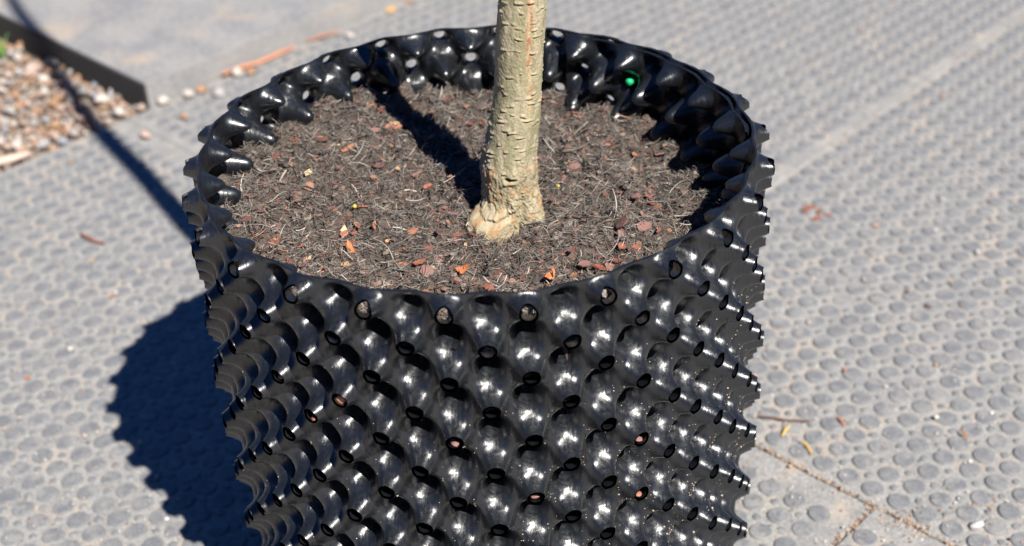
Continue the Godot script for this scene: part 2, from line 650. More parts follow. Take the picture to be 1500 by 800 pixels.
# ---------------------------------------------------------------- tree
func build_tree() -> void:
	var tree := base("young_tree", Vector3(0.02, soil_y(0.02, 0.01), 0.01))
	tag(tree, "young tree with pale smooth trunk growing from the black pot", "tree")
	var ys := [-0.085, -0.066, -0.0427, -0.019, -0.0014, 0.0265, 0.054, 0.0807, 0.107, 0.132, 0.30, 0.437, 0.55, 0.69, 0.876, 1.22, 1.385, 1.50, 1.9]
	var xs := [0.0255, 0.0255, 0.0258, 0.0253, 0.0262, 0.0309, 0.0346, 0.0368, 0.0393, 0.0414, 0.040, 0.034, 0.037, 0.042, 0.044, 0.071, 0.076, 0.089, 0.12]
	var rs := [0.0222, 0.0222, 0.0222, 0.0222, 0.0212, 0.0197, 0.0181, 0.0180, 0.0182, 0.0178, 0.0172, 0.017, 0.0165, 0.016, 0.015, 0.0125, 0.0115, 0.0105, 0.004]
	var nzb := FastNoiseLite.new()
	nzb.seed = 21
	nzb.frequency = 1.0
	nzb.fractal_octaves = 4
	var heights := PackedFloat32Array()
	var y := -0.085
	while y < 0.16:
		heights.append(y)
		y += 0.0006
	while y < 1.9:
		heights.append(y)
		y += 0.012
	var sides := 200
	var rows := heights.size()
	var bump := PackedFloat32Array()
	bump.resize(rows * sides)
	var bright := PackedFloat32Array()
	bright.resize(rows * sides)
	var g := RandomNumberGenerator.new()
	g.seed = 8
	# lenticels: short raised bars lying across the stem
	for k in 360:
		var ly := g.randf_range(-0.03, 0.158)
		if g.randf() < (0.6 if ly < -0.005 else 0.22): continue
		var la := g.randf() * TAU
		var half_w := g.randf_range(0.0010, 0.0036)
		var half_h := g.randf_range(0.0005, 0.0011)
		var high := g.randf_range(0.0004, 0.0014)
		var slant := g.randf_range(-0.18, 0.18)
		var r0 := int((ly - half_h * 4.0 + 0.085) / 0.0006)
		var r1 := int((ly + half_h * 4.0 + 0.085) / 0.0006)
		var span := int(half_w * 1.7 / 0.019 / TAU * sides) + 2
		var mid := int(la / TAU * sides)
		for r in range(maxi(r0, 0), mini(r1, rows - 1) + 1):
			for s in range(mid - span, mid + span + 1):
				var dx := (s * TAU / sides - la) * 0.019
				var dy := heights[r] - ly - slant * dx
				var w := exp(-pow(dx / half_w, 4.0)) * exp(-pow(dy / half_h, 2.0))
				var at := r * sides + posmod(s, sides)
				bump[at] += high * w
				bright[at] = maxf(bright[at], w)
				# the shadowed split just under the lip
				bump[at] -= high * 0.5 * exp(-pow(dx / half_w, 4.0)) * exp(-pow((dy + half_h * 1.8) / (half_h * 0.7), 2.0))
	var v := PackedVector3Array()
	var c := PackedColorArray()
	var i := PackedInt32Array()
	var spans := 0
	for r in rows:
		var h := heights[r]
		while spans < ys.size() - 2 and h > ys[spans + 1]: spans += 1
		var t: float = clampf((h - ys[spans]) / (ys[spans + 1] - ys[spans]), 0.0, 1.0)
		# Catmull-Rom through the measured centres and radii
		var i0 := maxi(spans - 1, 0)
		var i3 := mini(spans + 2, ys.size() - 1)
		var cx: float = cubic_interpolate(xs[spans], xs[spans + 1], xs[i0], xs[i3], t)
		var rad: float = lerpf(rs[spans], rs[spans + 1], smoothstep(0.0, 1.0, t))
		for s in sides:
			var a := TAU * s / sides
			var dx := sin(a)
			var dz := cos(a)
			var d := rad
			if h < 0.17:
				d += bump[r * sides + s]
				d += 0.0007 * nzb.get_noise_3d(dx * 2.0, h * 60.0, dz * 2.0)
				d += 0.00032 * nzb.get_noise_3d(dx * 9.0, h * 420.0, dz * 9.0)
				# root flare and old graft: knob at the left foot, buttress at the right, groove between
				var front := wrapf(a, -PI, PI)
				var low := clampf((0.012 - h) / 0.05, 0.0, 1.0)
				d += low * (0.0009 * nzb.get_noise_3d(dx * 14.0, h * 300.0, dz * 14.0) + 0.0020 * nzb.get_noise_3d(dx * 2.6 + 5.0, h * 45.0, dz * 2.6) + 0.0014 * nzb.get_noise_3d(dx * 7.0, h * 160.0, dz * 7.0))
				d += 0.0190 * exp(-pow(absf(wrapf(front + 0.90, -PI, PI)) / 0.66, 3.2)) * exp(-pow(absf(h + 0.058) / 0.0165, 3.6))
				d += 0.0050 * exp(-pow(wrapf(front - 1.25, -PI, PI) / 0.5, 2.0)) * exp(-pow((h + 0.06) / 0.018, 2.0))
				d -= 0.0042 * exp(-pow(wrapf(front - 0.42, -PI, PI) / 0.16, 2.0)) * exp(-pow((h + 0.045) / 0.016, 2.0))
				d += 0.0020 * exp(-pow((h + 0.008) / 0.006, 2.0)) * (0.6 + nzb.get_noise_2d(a * 2.0, 3.0))
				# ragged seam above the knob
				d -= 0.0040 * exp(-pow((h + 0.043 - 0.004 * sin(a * 3.0)) / 0.0022, 2.0)) * exp(-pow(wrapf(front + 0.55, -PI, PI) / 0.7, 2.0))
				# small slit where a branch was cut
				d -= 0.006 * exp(-pow(wrapf(front - 0.02, -PI, PI) / 0.17, 4.0)) * exp(-pow((h + 0.0115 + 0.001 * front) / 0.0013, 2.0))
				d += 0.0016 * exp(-pow(wrapf(front - 0.0, -PI, PI) / 0.3, 4.0)) * exp(-pow((h + 0.0145) / 0.002, 2.0))
			v.append(Vector3(cx + d * dx, ROW1 + h, 0.01 + d * dz))
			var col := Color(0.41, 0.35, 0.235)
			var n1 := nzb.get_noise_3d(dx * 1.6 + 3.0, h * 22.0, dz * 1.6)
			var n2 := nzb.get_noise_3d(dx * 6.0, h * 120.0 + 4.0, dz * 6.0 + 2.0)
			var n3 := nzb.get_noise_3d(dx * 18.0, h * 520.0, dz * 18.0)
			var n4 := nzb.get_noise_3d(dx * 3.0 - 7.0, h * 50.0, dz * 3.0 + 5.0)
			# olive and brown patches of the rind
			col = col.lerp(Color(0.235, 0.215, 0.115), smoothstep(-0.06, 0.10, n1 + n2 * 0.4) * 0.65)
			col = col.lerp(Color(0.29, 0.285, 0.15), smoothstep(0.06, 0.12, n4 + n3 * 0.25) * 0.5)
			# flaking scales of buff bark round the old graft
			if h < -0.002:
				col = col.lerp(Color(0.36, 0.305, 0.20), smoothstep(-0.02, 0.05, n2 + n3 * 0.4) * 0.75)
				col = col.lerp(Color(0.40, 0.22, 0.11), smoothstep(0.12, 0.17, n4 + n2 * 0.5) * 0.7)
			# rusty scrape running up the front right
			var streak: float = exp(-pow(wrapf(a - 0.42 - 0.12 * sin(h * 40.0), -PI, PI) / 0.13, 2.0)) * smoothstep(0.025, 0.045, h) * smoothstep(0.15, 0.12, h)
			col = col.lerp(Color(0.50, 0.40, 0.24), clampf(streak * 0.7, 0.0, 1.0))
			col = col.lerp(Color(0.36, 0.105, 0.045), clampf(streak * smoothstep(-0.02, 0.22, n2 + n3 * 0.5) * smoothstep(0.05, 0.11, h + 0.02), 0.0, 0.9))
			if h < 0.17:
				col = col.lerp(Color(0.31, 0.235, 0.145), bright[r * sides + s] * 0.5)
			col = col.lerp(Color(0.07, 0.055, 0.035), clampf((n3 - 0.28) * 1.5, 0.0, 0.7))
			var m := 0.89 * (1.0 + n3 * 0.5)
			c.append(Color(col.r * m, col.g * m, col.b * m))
	for r in rows - 1:
		for s in sides:
			var a := r * sides + s
			var b := r * sides + (s + 1) % sides
			i.append_array([a, b, a + sides, b, b + sides, a + sides])
	var off := tree.position
	for k in v.size(): v[k] -= off
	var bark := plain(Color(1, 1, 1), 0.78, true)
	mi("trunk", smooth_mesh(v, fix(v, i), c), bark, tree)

# ---------------------------------------------------------------- ground
# u runs down the picture's right diagonal, v up it: the mats lie at 45 degrees
func uv_to(u: float, w: float, y := 0.0) -> Vector3:
	return Vector3((u + w) * 0.70710678, y, (u - w) * 0.70710678)

func slab_box(u0: float, u1: float, w0: float, w1: float, top: float, bottom: float, bevel: float) -> ArrayMesh:
	var v := PackedVector3Array()
	var i := PackedInt32Array()
	for lev in [[bottom, 0.0], [top - bevel, 0.0], [top, bevel]]:
		var e: float = lev[1]
		for q in [[u0 + e, w0 + e], [u1 - e, w0 + e], [u1 - e, w1 - e], [u0 + e, w1 - e]]:
			v.append(uv_to(q[0], q[1], lev[0]))
	for l in 2:
		for k in 4:
			var a: int = l * 4 + k
			var b: int = l * 4 + (k + 1) % 4
			i.append_array([a, b, a + 4, b, b + 4, a + 4])
	i.append_array([8, 9, 10, 8, 10, 11])
	return flat_mesh(v, fix(v, i))

func build_mat(u0: float, u1: float, w0: float, w1: float, margin: Vector4, gap: float, label: String, sheet_mat: Material, stud_mats: Array, stud: Array, small: Array, height: float) -> void:
	var mat := base("rubber_mat", Vector3.ZERO)
	tag(mat, label, "rubber mat", "studded rubber mats laid edge to edge")
	mi("sheet", slab_box(u0 + gap, u1 - gap, w0 + gap, w1 - gap, height, -0.013, 0.002), sheet_mat, mat)
	var pitch := 0.0297
	var spots := []
	var minis := []
	var nu := int((u1 - u0 - margin.x - margin.y) / pitch)
	var nw := int((w1 - w0 - margin.z - margin.w) / pitch)
	for a in nu + 1:
		for b in nw + 1:
			for half in 2:
				if half == 1 and (a == nu or b == nw): continue
				var q := uv_to(u0 + margin.x + (a + half * 0.5) * pitch, w0 + margin.z + (b + half * 0.5) * pitch, height)
				if Vector2(q.x, q.z).length() < 0.2: continue
				var s := to_pix(q)
				if s.x < -160 or s.x > 1660 or s.y < -160 or s.y > 1000: continue
				# hidden behind or below the pot: out of sight but kept close to the frame only
				var seen := 1.0 if (s.x > -20 and s.x < 1520 and s.y > -20 and s.y < 820) else 0.0
				if s.x > 400 and s.x < 1060 and s.y > 170: seen = 0.0
				(spots if half == 0 else minis).append([q.distance_to(eye) + 10.0 * (1.0 - seen), q, seen])
	for pass_ in 2:
		var list: Array = spots if pass_ == 0 else minis
		list.sort_custom(func(x, z): return x[0] < z[0])
		var meshes: Array = stud if pass_ == 0 else small
		var limit := 300 if pass_ == 0 else 120
		var rest := []
		for k in list.size():
			var q: Vector3 = list[k][1]
			var wear := rng.randf_range(0.75, 1.08)
			var b := Basis(Vector3.UP, rng.randf() * TAU) * Basis(Vector3.RIGHT, rng.randfn(0.0, 0.02)) * Basis.from_scale(Vector3(rng.randf_range(0.95, 1.04), wear, rng.randf_range(0.95, 1.04)))
			var at := q + Vector3(rng.randfn(0, 0.0003), -0.0002, rng.randfn(0, 0.0003))
			if k < limit and list[k][2] > 0.5:
				var o := mi("stud" if pass_ == 0 else "small_stud", meshes[k % meshes.size()], stud_mats[rng.randi() % stud_mats.size()], mat)
				o.transform = Transform3D(b, at)
			else:
				rest.append(Transform3D(b, at))
		if rest.size():
			tag(multi("far_studs" if pass_ == 0 else "far_small_studs", meshes[0], stud_mats[0], rest, [], mat), "", "", "", "stuff")

func ground_y(x: float, z: float) -> float:
	var u := (x + z) * 0.70710678
	var w := (x - z) * 0.70710678
	if u < -1.124:
		return 0.04 if w > 0.358 else 0.004
	return 0.0

# something lying on the ground at a pixel of the photograph
func drop(called: String, mesh: Mesh, mat: Material, px: float, py: float, size: Vector3, turn: float, label: String, category: String, group := "", lift := 0.003, h := 0.0) -> MeshInstance3D:
	var o := mi(called, mesh, mat)
	o.position = pix(px, py, h) + Vector3(0, lift, 0)
	o.basis = Basis(Vector3.UP, turn) * Basis.from_scale(size)
	tag(o, label, category, group)
	return o

func twig(called: String, pts: Array, h: float, radius: float, mat: Material, label: String, category: String, flat := 1.0) -> void:
	var at := pix(pts[0].x, pts[0].y, h)
	var path := []
	var radii := []
	for k in pts.size():
		path.append(pix(pts[k].x, pts[k].y, h) - at + Vector3(0, radius * flat + 0.0004 + 0.001 * sin(k * 2.1), 0))
		radii.append(radius * (1.0 if k > 0 and k < pts.size() - 1 else 0.55))
	var o := mi(called, tube(path, radii, 7, flat), mat)
	o.position = at
	tag(o, label, category)

func _ready() -> void:
	rng.seed = 4711
	soil_noise.seed = 3
	soil_noise.frequency = 1.0
	bend_noise.seed = 12
	bend_noise.frequency = 1.0
	K0 = A_O * 0.60 / S_H / (A_I / sqrt(1.0 + E_TIP * E_TIP) / (sqrt(1.0 + E_TIP * E_TIP) - E_TIP))

	# ------------------------------------------------ camera, sky, sun
	var yaw := -0.0037
	var pitch := 0.5851
	var roll := -0.05
	cam_fwd = Vector3(sin(yaw) * cos(pitch), -sin(pitch), -cos(yaw) * cos(pitch))
	var rt := cam_fwd.cross(Vector3.UP).normalized()
	var up := rt.cross(cam_fwd)
	cam_right = rt * cos(roll) + up * sin(roll)
	cam_up = -rt * sin(roll) + up * cos(roll)
	var cam := Camera3D.new()
	cam.name = "camera"
	add_child(cam)
	cam.transform = Transform3D(Basis(cam_right, cam_up, -cam_fwd), eye)
	var lens := CameraAttributesPhysical.new()
	lens.frustum_focal_length = 50.0
	lens.frustum_focus_distance = 1.07
	lens.frustum_near = 0.05
	lens.frustum_far = 200.0
	lens.exposure_aperture = 5.2
	cam.attributes = lens
	cam.fov = 21.7404
	cam.near = 0.05
	cam.far = 200.0
	cam.current = true

	var env := Environment.new()
	env.background_mode = Environment.BG_SKY
	var sky_mat := ProceduralSkyMaterial.new()
	sky_mat.sky_top_color = Color(0.11, 0.25, 0.47)
	sky_mat.sky_horizon_color = Color(0.42, 0.56, 0.74)
	sky_mat.sky_curve = 0.12
	sky_mat.ground_bottom_color = Color(0.25, 0.25, 0.25)
	sky_mat.ground_horizon_color = Color(0.42, 0.5, 0.6)
	sky_mat.sun_angle_max = 1.0
	var sky := Sky.new()
	sky.sky_material = sky_mat
	env.sky = sky
	env.background_energy_multiplier = 0.68
	env.tonemap_mode = Environment.TONE_MAPPER_LINEAR
	env.tonemap_exposure = 1.8
	env.sdfgi_enabled = true
	env.ssao_enabled = true
	env.ssil_enabled = true
	var we := WorldEnvironment.new()
	we.name = "environment"
	we.environment = env
	add_child(we)
	var sun := DirectionalLight3D.new()
	sun.name = "sun"
	sun.light_energy = 1.6
	sun.light_color = Color(1.0, 0.98, 0.95)
	sun.light_angular_distance = 0.53
	sun.shadow_enabled = true
	add_child(sun)
	sun.look_at_from_position(sun_to * 5.0, Vector3.ZERO, Vector3.UP)

	# ------------------------------------------------ materials
	var dust := Color(0.288, 0.280, 0.264)
	var slate := Color(0.142, 0.148, 0.158)
	var sheet_mat := plain(Color(1, 1, 1), 0.85)
	sheet_mat.albedo_texture = patchy(31, slate.lerp(dust, 0.55), dust, Color(0.36, 0.312, 0.262), 0.012, 1600, [Color(0.55, 0.5, 0.45), Color(0.5, 0.3, 0.2), Color(0.12, 0.09, 0.07), Color(0.6, 0.6, 0.6)])
	sheet_mat.heightmap_enabled = true
	sheet_mat.heightmap_texture = grey_tex(35, 0.11, 0.2, 0.8)
	sheet_mat.heightmap_scale = 0.08
	tri(sheet_mat, 3.1)
	var stud_mats := []
	for k in 3:
		var m := plain(Color(1, 1, 1), 0.7)
		m.albedo_texture = patchy(41 + 7 * k, slate, slate.lerp(dust, 0.35 + 0.12 * k), slate.lerp(dust, 0.85), 0.02, 500, [Color(0.6, 0.58, 0.55), Color(0.42, 0.4, 0.4), Color(0.10, 0.10, 0.11)])
		tri(m, 5.3 - k * 0.6)
		stud_mats.append(m)
	var slab_mat := plain(Color(1, 1, 1), 0.85)
	slab_mat.albedo_texture = patchy(61, Color(0.20, 0.20, 0.208), Color(0.275, 0.266, 0.255), Color(0.36, 0.30, 0.24), 0.008, 300, [Color(0.5, 0.45, 0.4), Color(0.2, 0.15, 0.12)])
	slab_mat.heightmap_enabled = true
	slab_mat.heightmap_texture = grey_tex(66, 0.08, 0.2, 0.8)
	slab_mat.heightmap_scale = 0.06
	tri(slab_mat, 1.7)
	var shaded_rubber := plain(Color(0.033, 0.031, 0.029), 0.85)  # black rubber, deepened so the side turned from the sun reads as shaded
	var plastic := plain(Color(0.0072, 0.0086, 0.0112), 0.30)
	plastic.roughness = 1.0
	plastic.roughness_texture = grey_tex(71, 0.035, 0.14, 0.54, 512, 5)
	plastic.metallic_specular = 0.66
	plastic.heightmap_enabled = true
	plastic.heightmap_texture = grey_tex(75, 0.05, 0.0, 1.0, 512, 4)
	plastic.heightmap_scale = 0.021
	tri(plastic, 7.0)
	plastic.uv1_scale = Vector3(13.0, 3.5, 13.0)
	var green := plain(Color(0.02, 0.42, 0.16), 0.35)
	var soil_mat := plain(Color(1, 1, 1), 0.95)
	soil_mat.albedo_texture = patchy(81, Color(0.035, 0.028, 0.023), Color(0.09, 0.073, 0.06), Color(0.12, 0.075, 0.057), 0.05, 2500, [Color(0.2, 0.17, 0.14), Color(0.15, 0.07, 0.05)])
	tri(soil_mat, 9.0)
	var fibre_mat := plain(Color(1, 1, 1), 0.72, true)

	# ------------------------------------------------ ground
	var earth := plain(Color(1, 1, 1), 0.95)
	earth.albedo_texture = patchy(91, Color(0.20, 0.16, 0.12), Color(0.30, 0.25, 0.20), Color(0.25, 0.16, 0.10), 0.03, 2000, [Color(0.45, 0.42, 0.38), Color(0.4, 0.22, 0.12)])
	tri(earth, 4.0)
	var plane := PlaneMesh.new()
	plane.size = Vector2(160, 160)
	var gr := mi("ground", plane, earth)
	gr.position.y = -0.014
	tag(gr, "bare earth under the rubber mats and the gravel", "ground", "", "structure")

	var stud := []
	var small := []
	for k in 3:
		var r := 0.0112 + 0.0002 * k
		stud.append(lathe([Vector2(0.0002, 0.0025), Vector2(r - 0.0014, 0.0026), Vector2(r - 0.0004, 0.0022), Vector2(r, 0.0014), Vector2(r + 0.0005, -0.0004)], 20))
		var q := 0.0042 + 0.0003 * k
		small.append(lathe([Vector2(0.0002, 0.0023), Vector2(q - 0.0011, 0.0021), Vector2(q - 0.0003, 0.0015), Vector2(q + 0.0003, -0.0004)], 10))
	var V0 := 0.313
	build_mat(-0.228, 1.05, V0, 2.0, Vector4(0.018, 0.02, 0.0205, 0.02), 0.0010, "grey studded rubber mat with a small heap of dry leaf scraps on it", sheet_mat, stud_mats, stud, small, 0.0)
	build_mat(-1.122, -0.228, V0, 2.0, Vector4(0.03, 0.017, 0.03, 0.02), 0.0003, "grey studded rubber mat touching the raised smooth slab along its whole edge", sheet_mat, stud_mats, stud, small, -0.0008)
	build_mat(-1.122, 0.220, -1.0, V0, Vector4(0.03, 0.0185, 0.02, 0.024), 0.0010, "grey studded rubber mat under the black pot, crossed by the trunk's shadow", sheet_mat, stud_mats, stud, small, -0.0004)
	build_mat(0.220, 1.05, -1.0, V0, Vector4(0.017, 0.02, 0.02, 0.0165), 0.0010, "grey studded rubber mat whose corner meets the joint strewn with grit", sheet_mat, stud_mats, stud, small, 0.0006)

	var slab := base("rubber_slab", uv_to(-1.126, 0.36, 0))
	tag(slab, "thick smooth grey rubber slab raised beside the gravel, with a shade-darkened black edge", "slab")
	var top := mi("top", slab_box(-2.6, -1.126, 0.36, 2.2, 0.0405, -0.013, 0.0006), slab_mat, slab)
	top.position = -slab.position
	var body := mi("edge", slab_box(-2.6, -1.1265, 0.356, 0.3602, 0.0385, -0.013, 0.001), shaded_rubber, slab)  # thin strip on the left side only; its colour carries the shade there
	body.position = -slab.position
	tag(body, "black-brown rubber edge of the slab with its shade coloured in")

	# ------------------------------------------------ the pot, its mulch and its tree
	build_pot(plastic, plain(Color(0.045, 0.048, 0.052), 0.5), green)
	build_soil(soil_mat, fibre_mat)
	build_tree()
	build_litter(fibre_mat)

func build_litter(fibre_mat: Material) -> void:
	var flakes := []
	for k in 8:
		flakes.append(flake_mesh(500 + k, 5 + k % 4, [0.5, 0.8, 0.35, 0.65, 0.9, 0.45, 0.7, 0.3][k], [0.2, -0.1, 0.3, 0.1, -0.25, 0.35, 0.0, 0.15][k], 0.09))
	var curls := []
	for k in 3:
		curls.append(flake_mesh(540 + k, 8, 0.6, 0.75 + 0.2 * k, 0.06))
	var reds := []
	for c in [Color(0.26, 0.085, 0.05), Color(0.16, 0.06, 0.045), Color(0.34, 0.15, 0.09), Color(0.23, 0.12, 0.10), Color(0.12, 0.06, 0.05)]:
		reds.append(plain(c, 0.75))
	var cream := plain(Color(0.62, 0.48, 0.28), 0.8)
	var tan_ := plain(Color(0.45, 0.29, 0.16), 0.8)
	var orange := plain(Color(0.48, 0.16, 0.055), 0.7)
	var peach := plain(Color(0.62, 0.30, 0.16), 0.75)
	var yellow := plain(Color(0.50, 0.40, 0.06), 0.8)
	var white := plain(Color(0.45, 0.44, 0.43), 0.8)
	# --- chips one can point at on the mulch
	var splint := BoxMesh.new()
	splint.size = Vector3(1, 0.16, 0.45)
	var wood := flake_mesh(560, 4, 0.5, 0.03, 0.12)
	chip("wood_chip", wood, cream, 453, 257, Vector3(0.016, 0.014, 0.012), 1.2, "largest cream wood chip, on the mulch near the pot's cone-lined wall", "wood chip", "", 0.003)
	chip("wood_chip", wood, cream, 504, 341, Vector3(0.014, 0.012, 0.010), 1.45, "upright-lying cream wood chip beside a dark pebble on the mulch", "wood chip", "", 0.003)
	chip("wood_chip", wood, peach, 570, 358, Vector3(0.009, 0.01, 0.009), 0.6, "small pinkish cream square wood chip on the mulch", "wood chip", "", 0.003)
	chip("wood_chip", wood, tan_, 493, 218, Vector3(0.016, 0.012, 0.007), 0.3, "narrow tan wood sliver on the mulch by the big cream chip", "wood chip", "", 0.003)
	chip("wood_chip", wood, tan_, 452, 383, Vector3(0.010, 0.01, 0.009), 0.9, "tan wood chip on the mulch right against the front rim", "wood chip", "", 0.003)
	chip("curled_flake", curls[1], orange, 516, 376, Vector3(0.018, 0.012, 0.012), 2.0, "long orange curled bark flake on the mulch below the cream chip", "bark flake", "", 0.004)
	chip("curled_flake", curls[2], orange, 676, 404, Vector3(0.013, 0.011, 0.014), 0.4, "bright orange curled bark flake in front of the trunk, near the rim", "bark flake", "", 0.005)
	chip("curled_flake", curls[0], peach, 638, 429, Vector3(0.009, 0.008, 0.008), 0.4, "peach bark flake resting at the front rim of the pot", "bark flake", "", 0.006)
	chip("curled_flake", curls[0], orange, 806, 412, Vector3(0.014, 0.01, 0.012), 1.1, "red orange bark flake on the mulch beside the front rim", "bark flake", "", 0.004)
	chip("curled_flake", flakes[1], reds[3], 944, 336, Vector3(0.018, 0.015, 0.016), 0.5, "large mauve brown leaf-shaped bark flake on the mulch", "bark flake", "", 0.004)
	chip("curled_flake", flakes[3], reds[0], 880, 428 - 30, Vector3(0.014, 0.012, 0.013), 2.5, "rust red crumpled bark flake by the front right rim", "bark flake", "", 0.004)
	chip("seed", pebble_mesh(9, 6, 8, 0.1, 0.9), yellow, 520, 307, Vector3.ONE * 0.0019, 0.0, "tiny round yellow seed on the mulch", "seed", "", 0.003)
	chip("seed", pebble_mesh(11, 6, 8, 0.2, 0.8), yellow, 817, 277, Vector3.ONE * 0.0019, 0.0, "tiny yellow bud on the mulch right beside the trunk", "seed", "", 0.003)
	chip("pebble", pebble_mesh(12, 6, 9, 0.3, 0.6), plain(Color(0.10, 0.10, 0.115), 0.6), 496, 352, Vector3.ONE * 0.0045, 0.0, "small dark grey pebble on the mulch beside the cream chip", "pebble", "", 0.003)
	# --- reddish bark flakes spread over the mulch
	var g := RandomNumberGenerator.new()
	g.seed = 77
	var count := 0
	while count < 190:
		var px := g.randf_range(350, 1050)
		var py := g.randf_range(150, 430)
		var q := soil_pix(px, py)
		var rr := Vector2(q.x, q.z).length()
		if rr > 0.186 or Vector2(q.x - 0.021, q.z - 0.01).length() < 0.04: continue
		var s := g.randf_range(0.006, 0.013) * (1.45 if g.randf() < 0.15 else 1.0)
		var tone := g.randi() % 5 if g.randf() < 0.93 else 5
		var o := mi("bark_flake", flakes[g.randi() % 8], reds[tone] if tone < 5 else tan_)
		o.position = q + Vector3(0, 0.0028, 0)
		o.basis = Basis(Vector3.UP, g.randf() * TAU) * Basis(Vector3.RIGHT, g.randfn(0, 0.3)) * Basis(Vector3.BACK, g.randfn(0, 0.2)) * Basis.from_scale(Vector3(s, s * 0.9, s))
		tag(o, ["rust red", "dark red-brown", "pinkish orange", "mauve brown", "nearly black brown", "pale tan"][tone] + " bark flake lying among the mulch fibres", "bark flake", "red-brown bark flakes on the mulch")
		count += 1
	# --- bits of mulch lodged in the holes of the wall
	var lodged := [[0, -1, 0], [0, 0, 0], [0, 1, 0], [0, 2, 0], [3, -2, 1], [4, -2, 1], [3, -3, 1], [4, 0, 1], [5, 2, 1], [6, 1, 1], [7, 2, 1]]
	for e in lodged:
		var th: float = PH + (e[1] + (0.5 if e[0] % 2 == 1 else 0.0)) * TAU / N
		var dir := Vector3(sin(th), 0, cos(th))
		var plug: bool = e[2] == 0
		var o := mi("lodged_bark", plug_mesh(700 + e[1]) if plug else pebble_mesh(700 + e[0] * 10 + e[1], 8, 11, 0.5, 0.8), fibre_mat if plug else (peach if e[0] == 3 and e[1] == -2 else [reds[2], reds[3], reds[0]][(e[0] + e[1] + 9) % 3]))
		o.position = dir * (R + (0.0062 if plug else 0.0105)) + Vector3(0, ROW1 - e[0] * DZ - (0.0005 if plug else 0.003), 0)
		o.basis = Basis(Vector3.UP, th) * Basis.from_scale(Vector3(0.0056, 0.0054, 0.0036) if plug else (Vector3(0.0048, 0.0046, 0.004) if e[0] == 3 and e[1] == -2 else Vector3(0.0030, 0.0018, 0.0035)))
		tag(o, "plug of brown mulch showing in a hole just under the pot's rim" if plug else "scrap of pale bark caught in a hole low on the pot's wall", "bark scrap", "mulch plugs under the rim" if plug else "bark scraps caught in the cone holes")
	# --- grit stuck to the outside of the wall
	var speck := pebble_mesh(31, 3, 5, 0.4, 0.6)
	var places := []
	var colors := []
	while places.size() < 3600:
		var a := g.randf_range(-1.2, 1.6)
		var y := ROW1 - 0.03 - 0.25 * sqrt(g.randf())
		if g.randf() > 0.15 + 0.85 * smoothstep(-0.6, 0.9, a): continue
		var x := (a - PH) * R
		var f := cos(TAU * x / P) * cos(PI * (y - ROW1) / DZ)
		if f > 0.66 or f < -0.8: continue
		var h := wall_h(x, y - ROW1)
		var rr := R + h + swell(a, y) + THICK * 0.5
		var s := g.randf_range(0.0003, 0.0007) * (1.9 if g.randf() < 0.06 else 1.0)
		places.append(Transform3D(Basis(Vector3.UP, g.randf() * TAU) * Basis.from_scale(Vector3.ONE * s), Vector3(sin(a) * rr, y, cos(a) * rr)))
		var c: Color = [Color(0.35, 0.27, 0.19), Color(0.45, 0.40, 0.34), Color(0.25, 0.19, 0.14)][g.randi() % 3]
		colors.append(c)
	tag(multi("wall_grit", speck, fibre_mat, places, colors), "pale specks of grit stuck to the outside of the black pot", "grit", "", "stuff")
	# --- grit strewn over the mats
	for variant in 2:
		var grain := pebble_mesh(40 + variant, 4, 6, 0.5, 0.6)
		places = []
		colors = []
		while places.size() < 3600:
			var px := g.randf_range(-40, 1540)
			var py := g.randf_range(-30, 830)
			var q := pix(px, py, 0.0)
			if Vector2(q.x, q.z).length() < 0.235: continue
			var u := (q.x + q.z) * 0.70710678
			var w := (q.x - q.z) * 0.70710678
			if u < -1.124: continue
			var s := g.randf_range(0.0004, 0.0015) * (1.8 if g.randf() < 0.06 else 1.0)
			# on a stud's top or on the sheet
			q.y = ground_y(q.x, q.z) + 0.0026 * float(g.randf() < 0.35) + s * 0.3
			places.append(Transform3D(Basis(Vector3.UP, g.randf() * TAU) * Basis.from_scale(Vector3.ONE * s), q))
			var c: Color = [Color(0.62, 0.60, 0.58), Color(0.50, 0.44, 0.37), Color(0.46, 0.30, 0.18), Color(0.20, 0.13, 0.09), Color(0.52, 0.40, 0.32), Color(0.13, 0.12, 0.12), Color(0.48, 0.30, 0.22)][g.randi() % 7]
			colors.append(c)
		tag(multi("grit", grain, fibre_mat, places, colors), "fine pale grit and bark crumbs strewn over the rubber mats" if variant == 0 else "sand grains scattered between the studs of the rubber mats", "grit", "", "stuff")
	# grit that has gathered in the joints
	var grain2 := pebble_mesh(50, 4, 6, 0.5, 0.7)
	places = []
	colors = []
	for k in 1000:
		var pick := g.randf()
		var q: Vector3
		if pick < 0.45:
			q = uv_to(g.randf_range(-0.15, 0.6), 0.313 + g.randfn(0, 0.0022))
		elif pick < 0.6:
			q = uv_to(0.220 + g.randfn(0, 0.0018), g.randf_range(0.05, 0.313))
		elif pick < 0.75:
			q = uv_to(-0.228 + g.randfn(0, 0.003), g.randf_range(0.8, 1.7))
		elif pick < 0.9:
			q = uv_to(-1.113 + absf(g.randfn(0, 0.012)), g.randf_range(0.30, 1.3))
		else:
			var c0 := pix(1330, 765) if g.randf() < 0.7 else pix(1445, 745)
			q = c0 + Vector3(g.randfn(0, 0.022), 0, g.randfn(0, 0.010))
		var s := g.randf_range(0.0005, 0.0016)
		q.y = 0.0006 + s * 0.4
		places.append(Transform3D(Basis(Vector3.UP, g.randf() * TAU) * Basis.from_scale(Vector3.ONE * s), q))
		var c: Color = [Color(0.40, 0.22, 0.12), Color(0.50, 0.42, 0.33), Color(0.18, 0.10, 0.07), Color(0.55, 0.36, 0.18), Color(0.30, 0.16, 0.10)][g.randi() % 5]
		colors.append(c)
	tag(multi("joint_debris", grain2, fibre_mat, places, colors), "brown crumbs gathered in the joints between the rubber mats", "debris", "", "stuff")
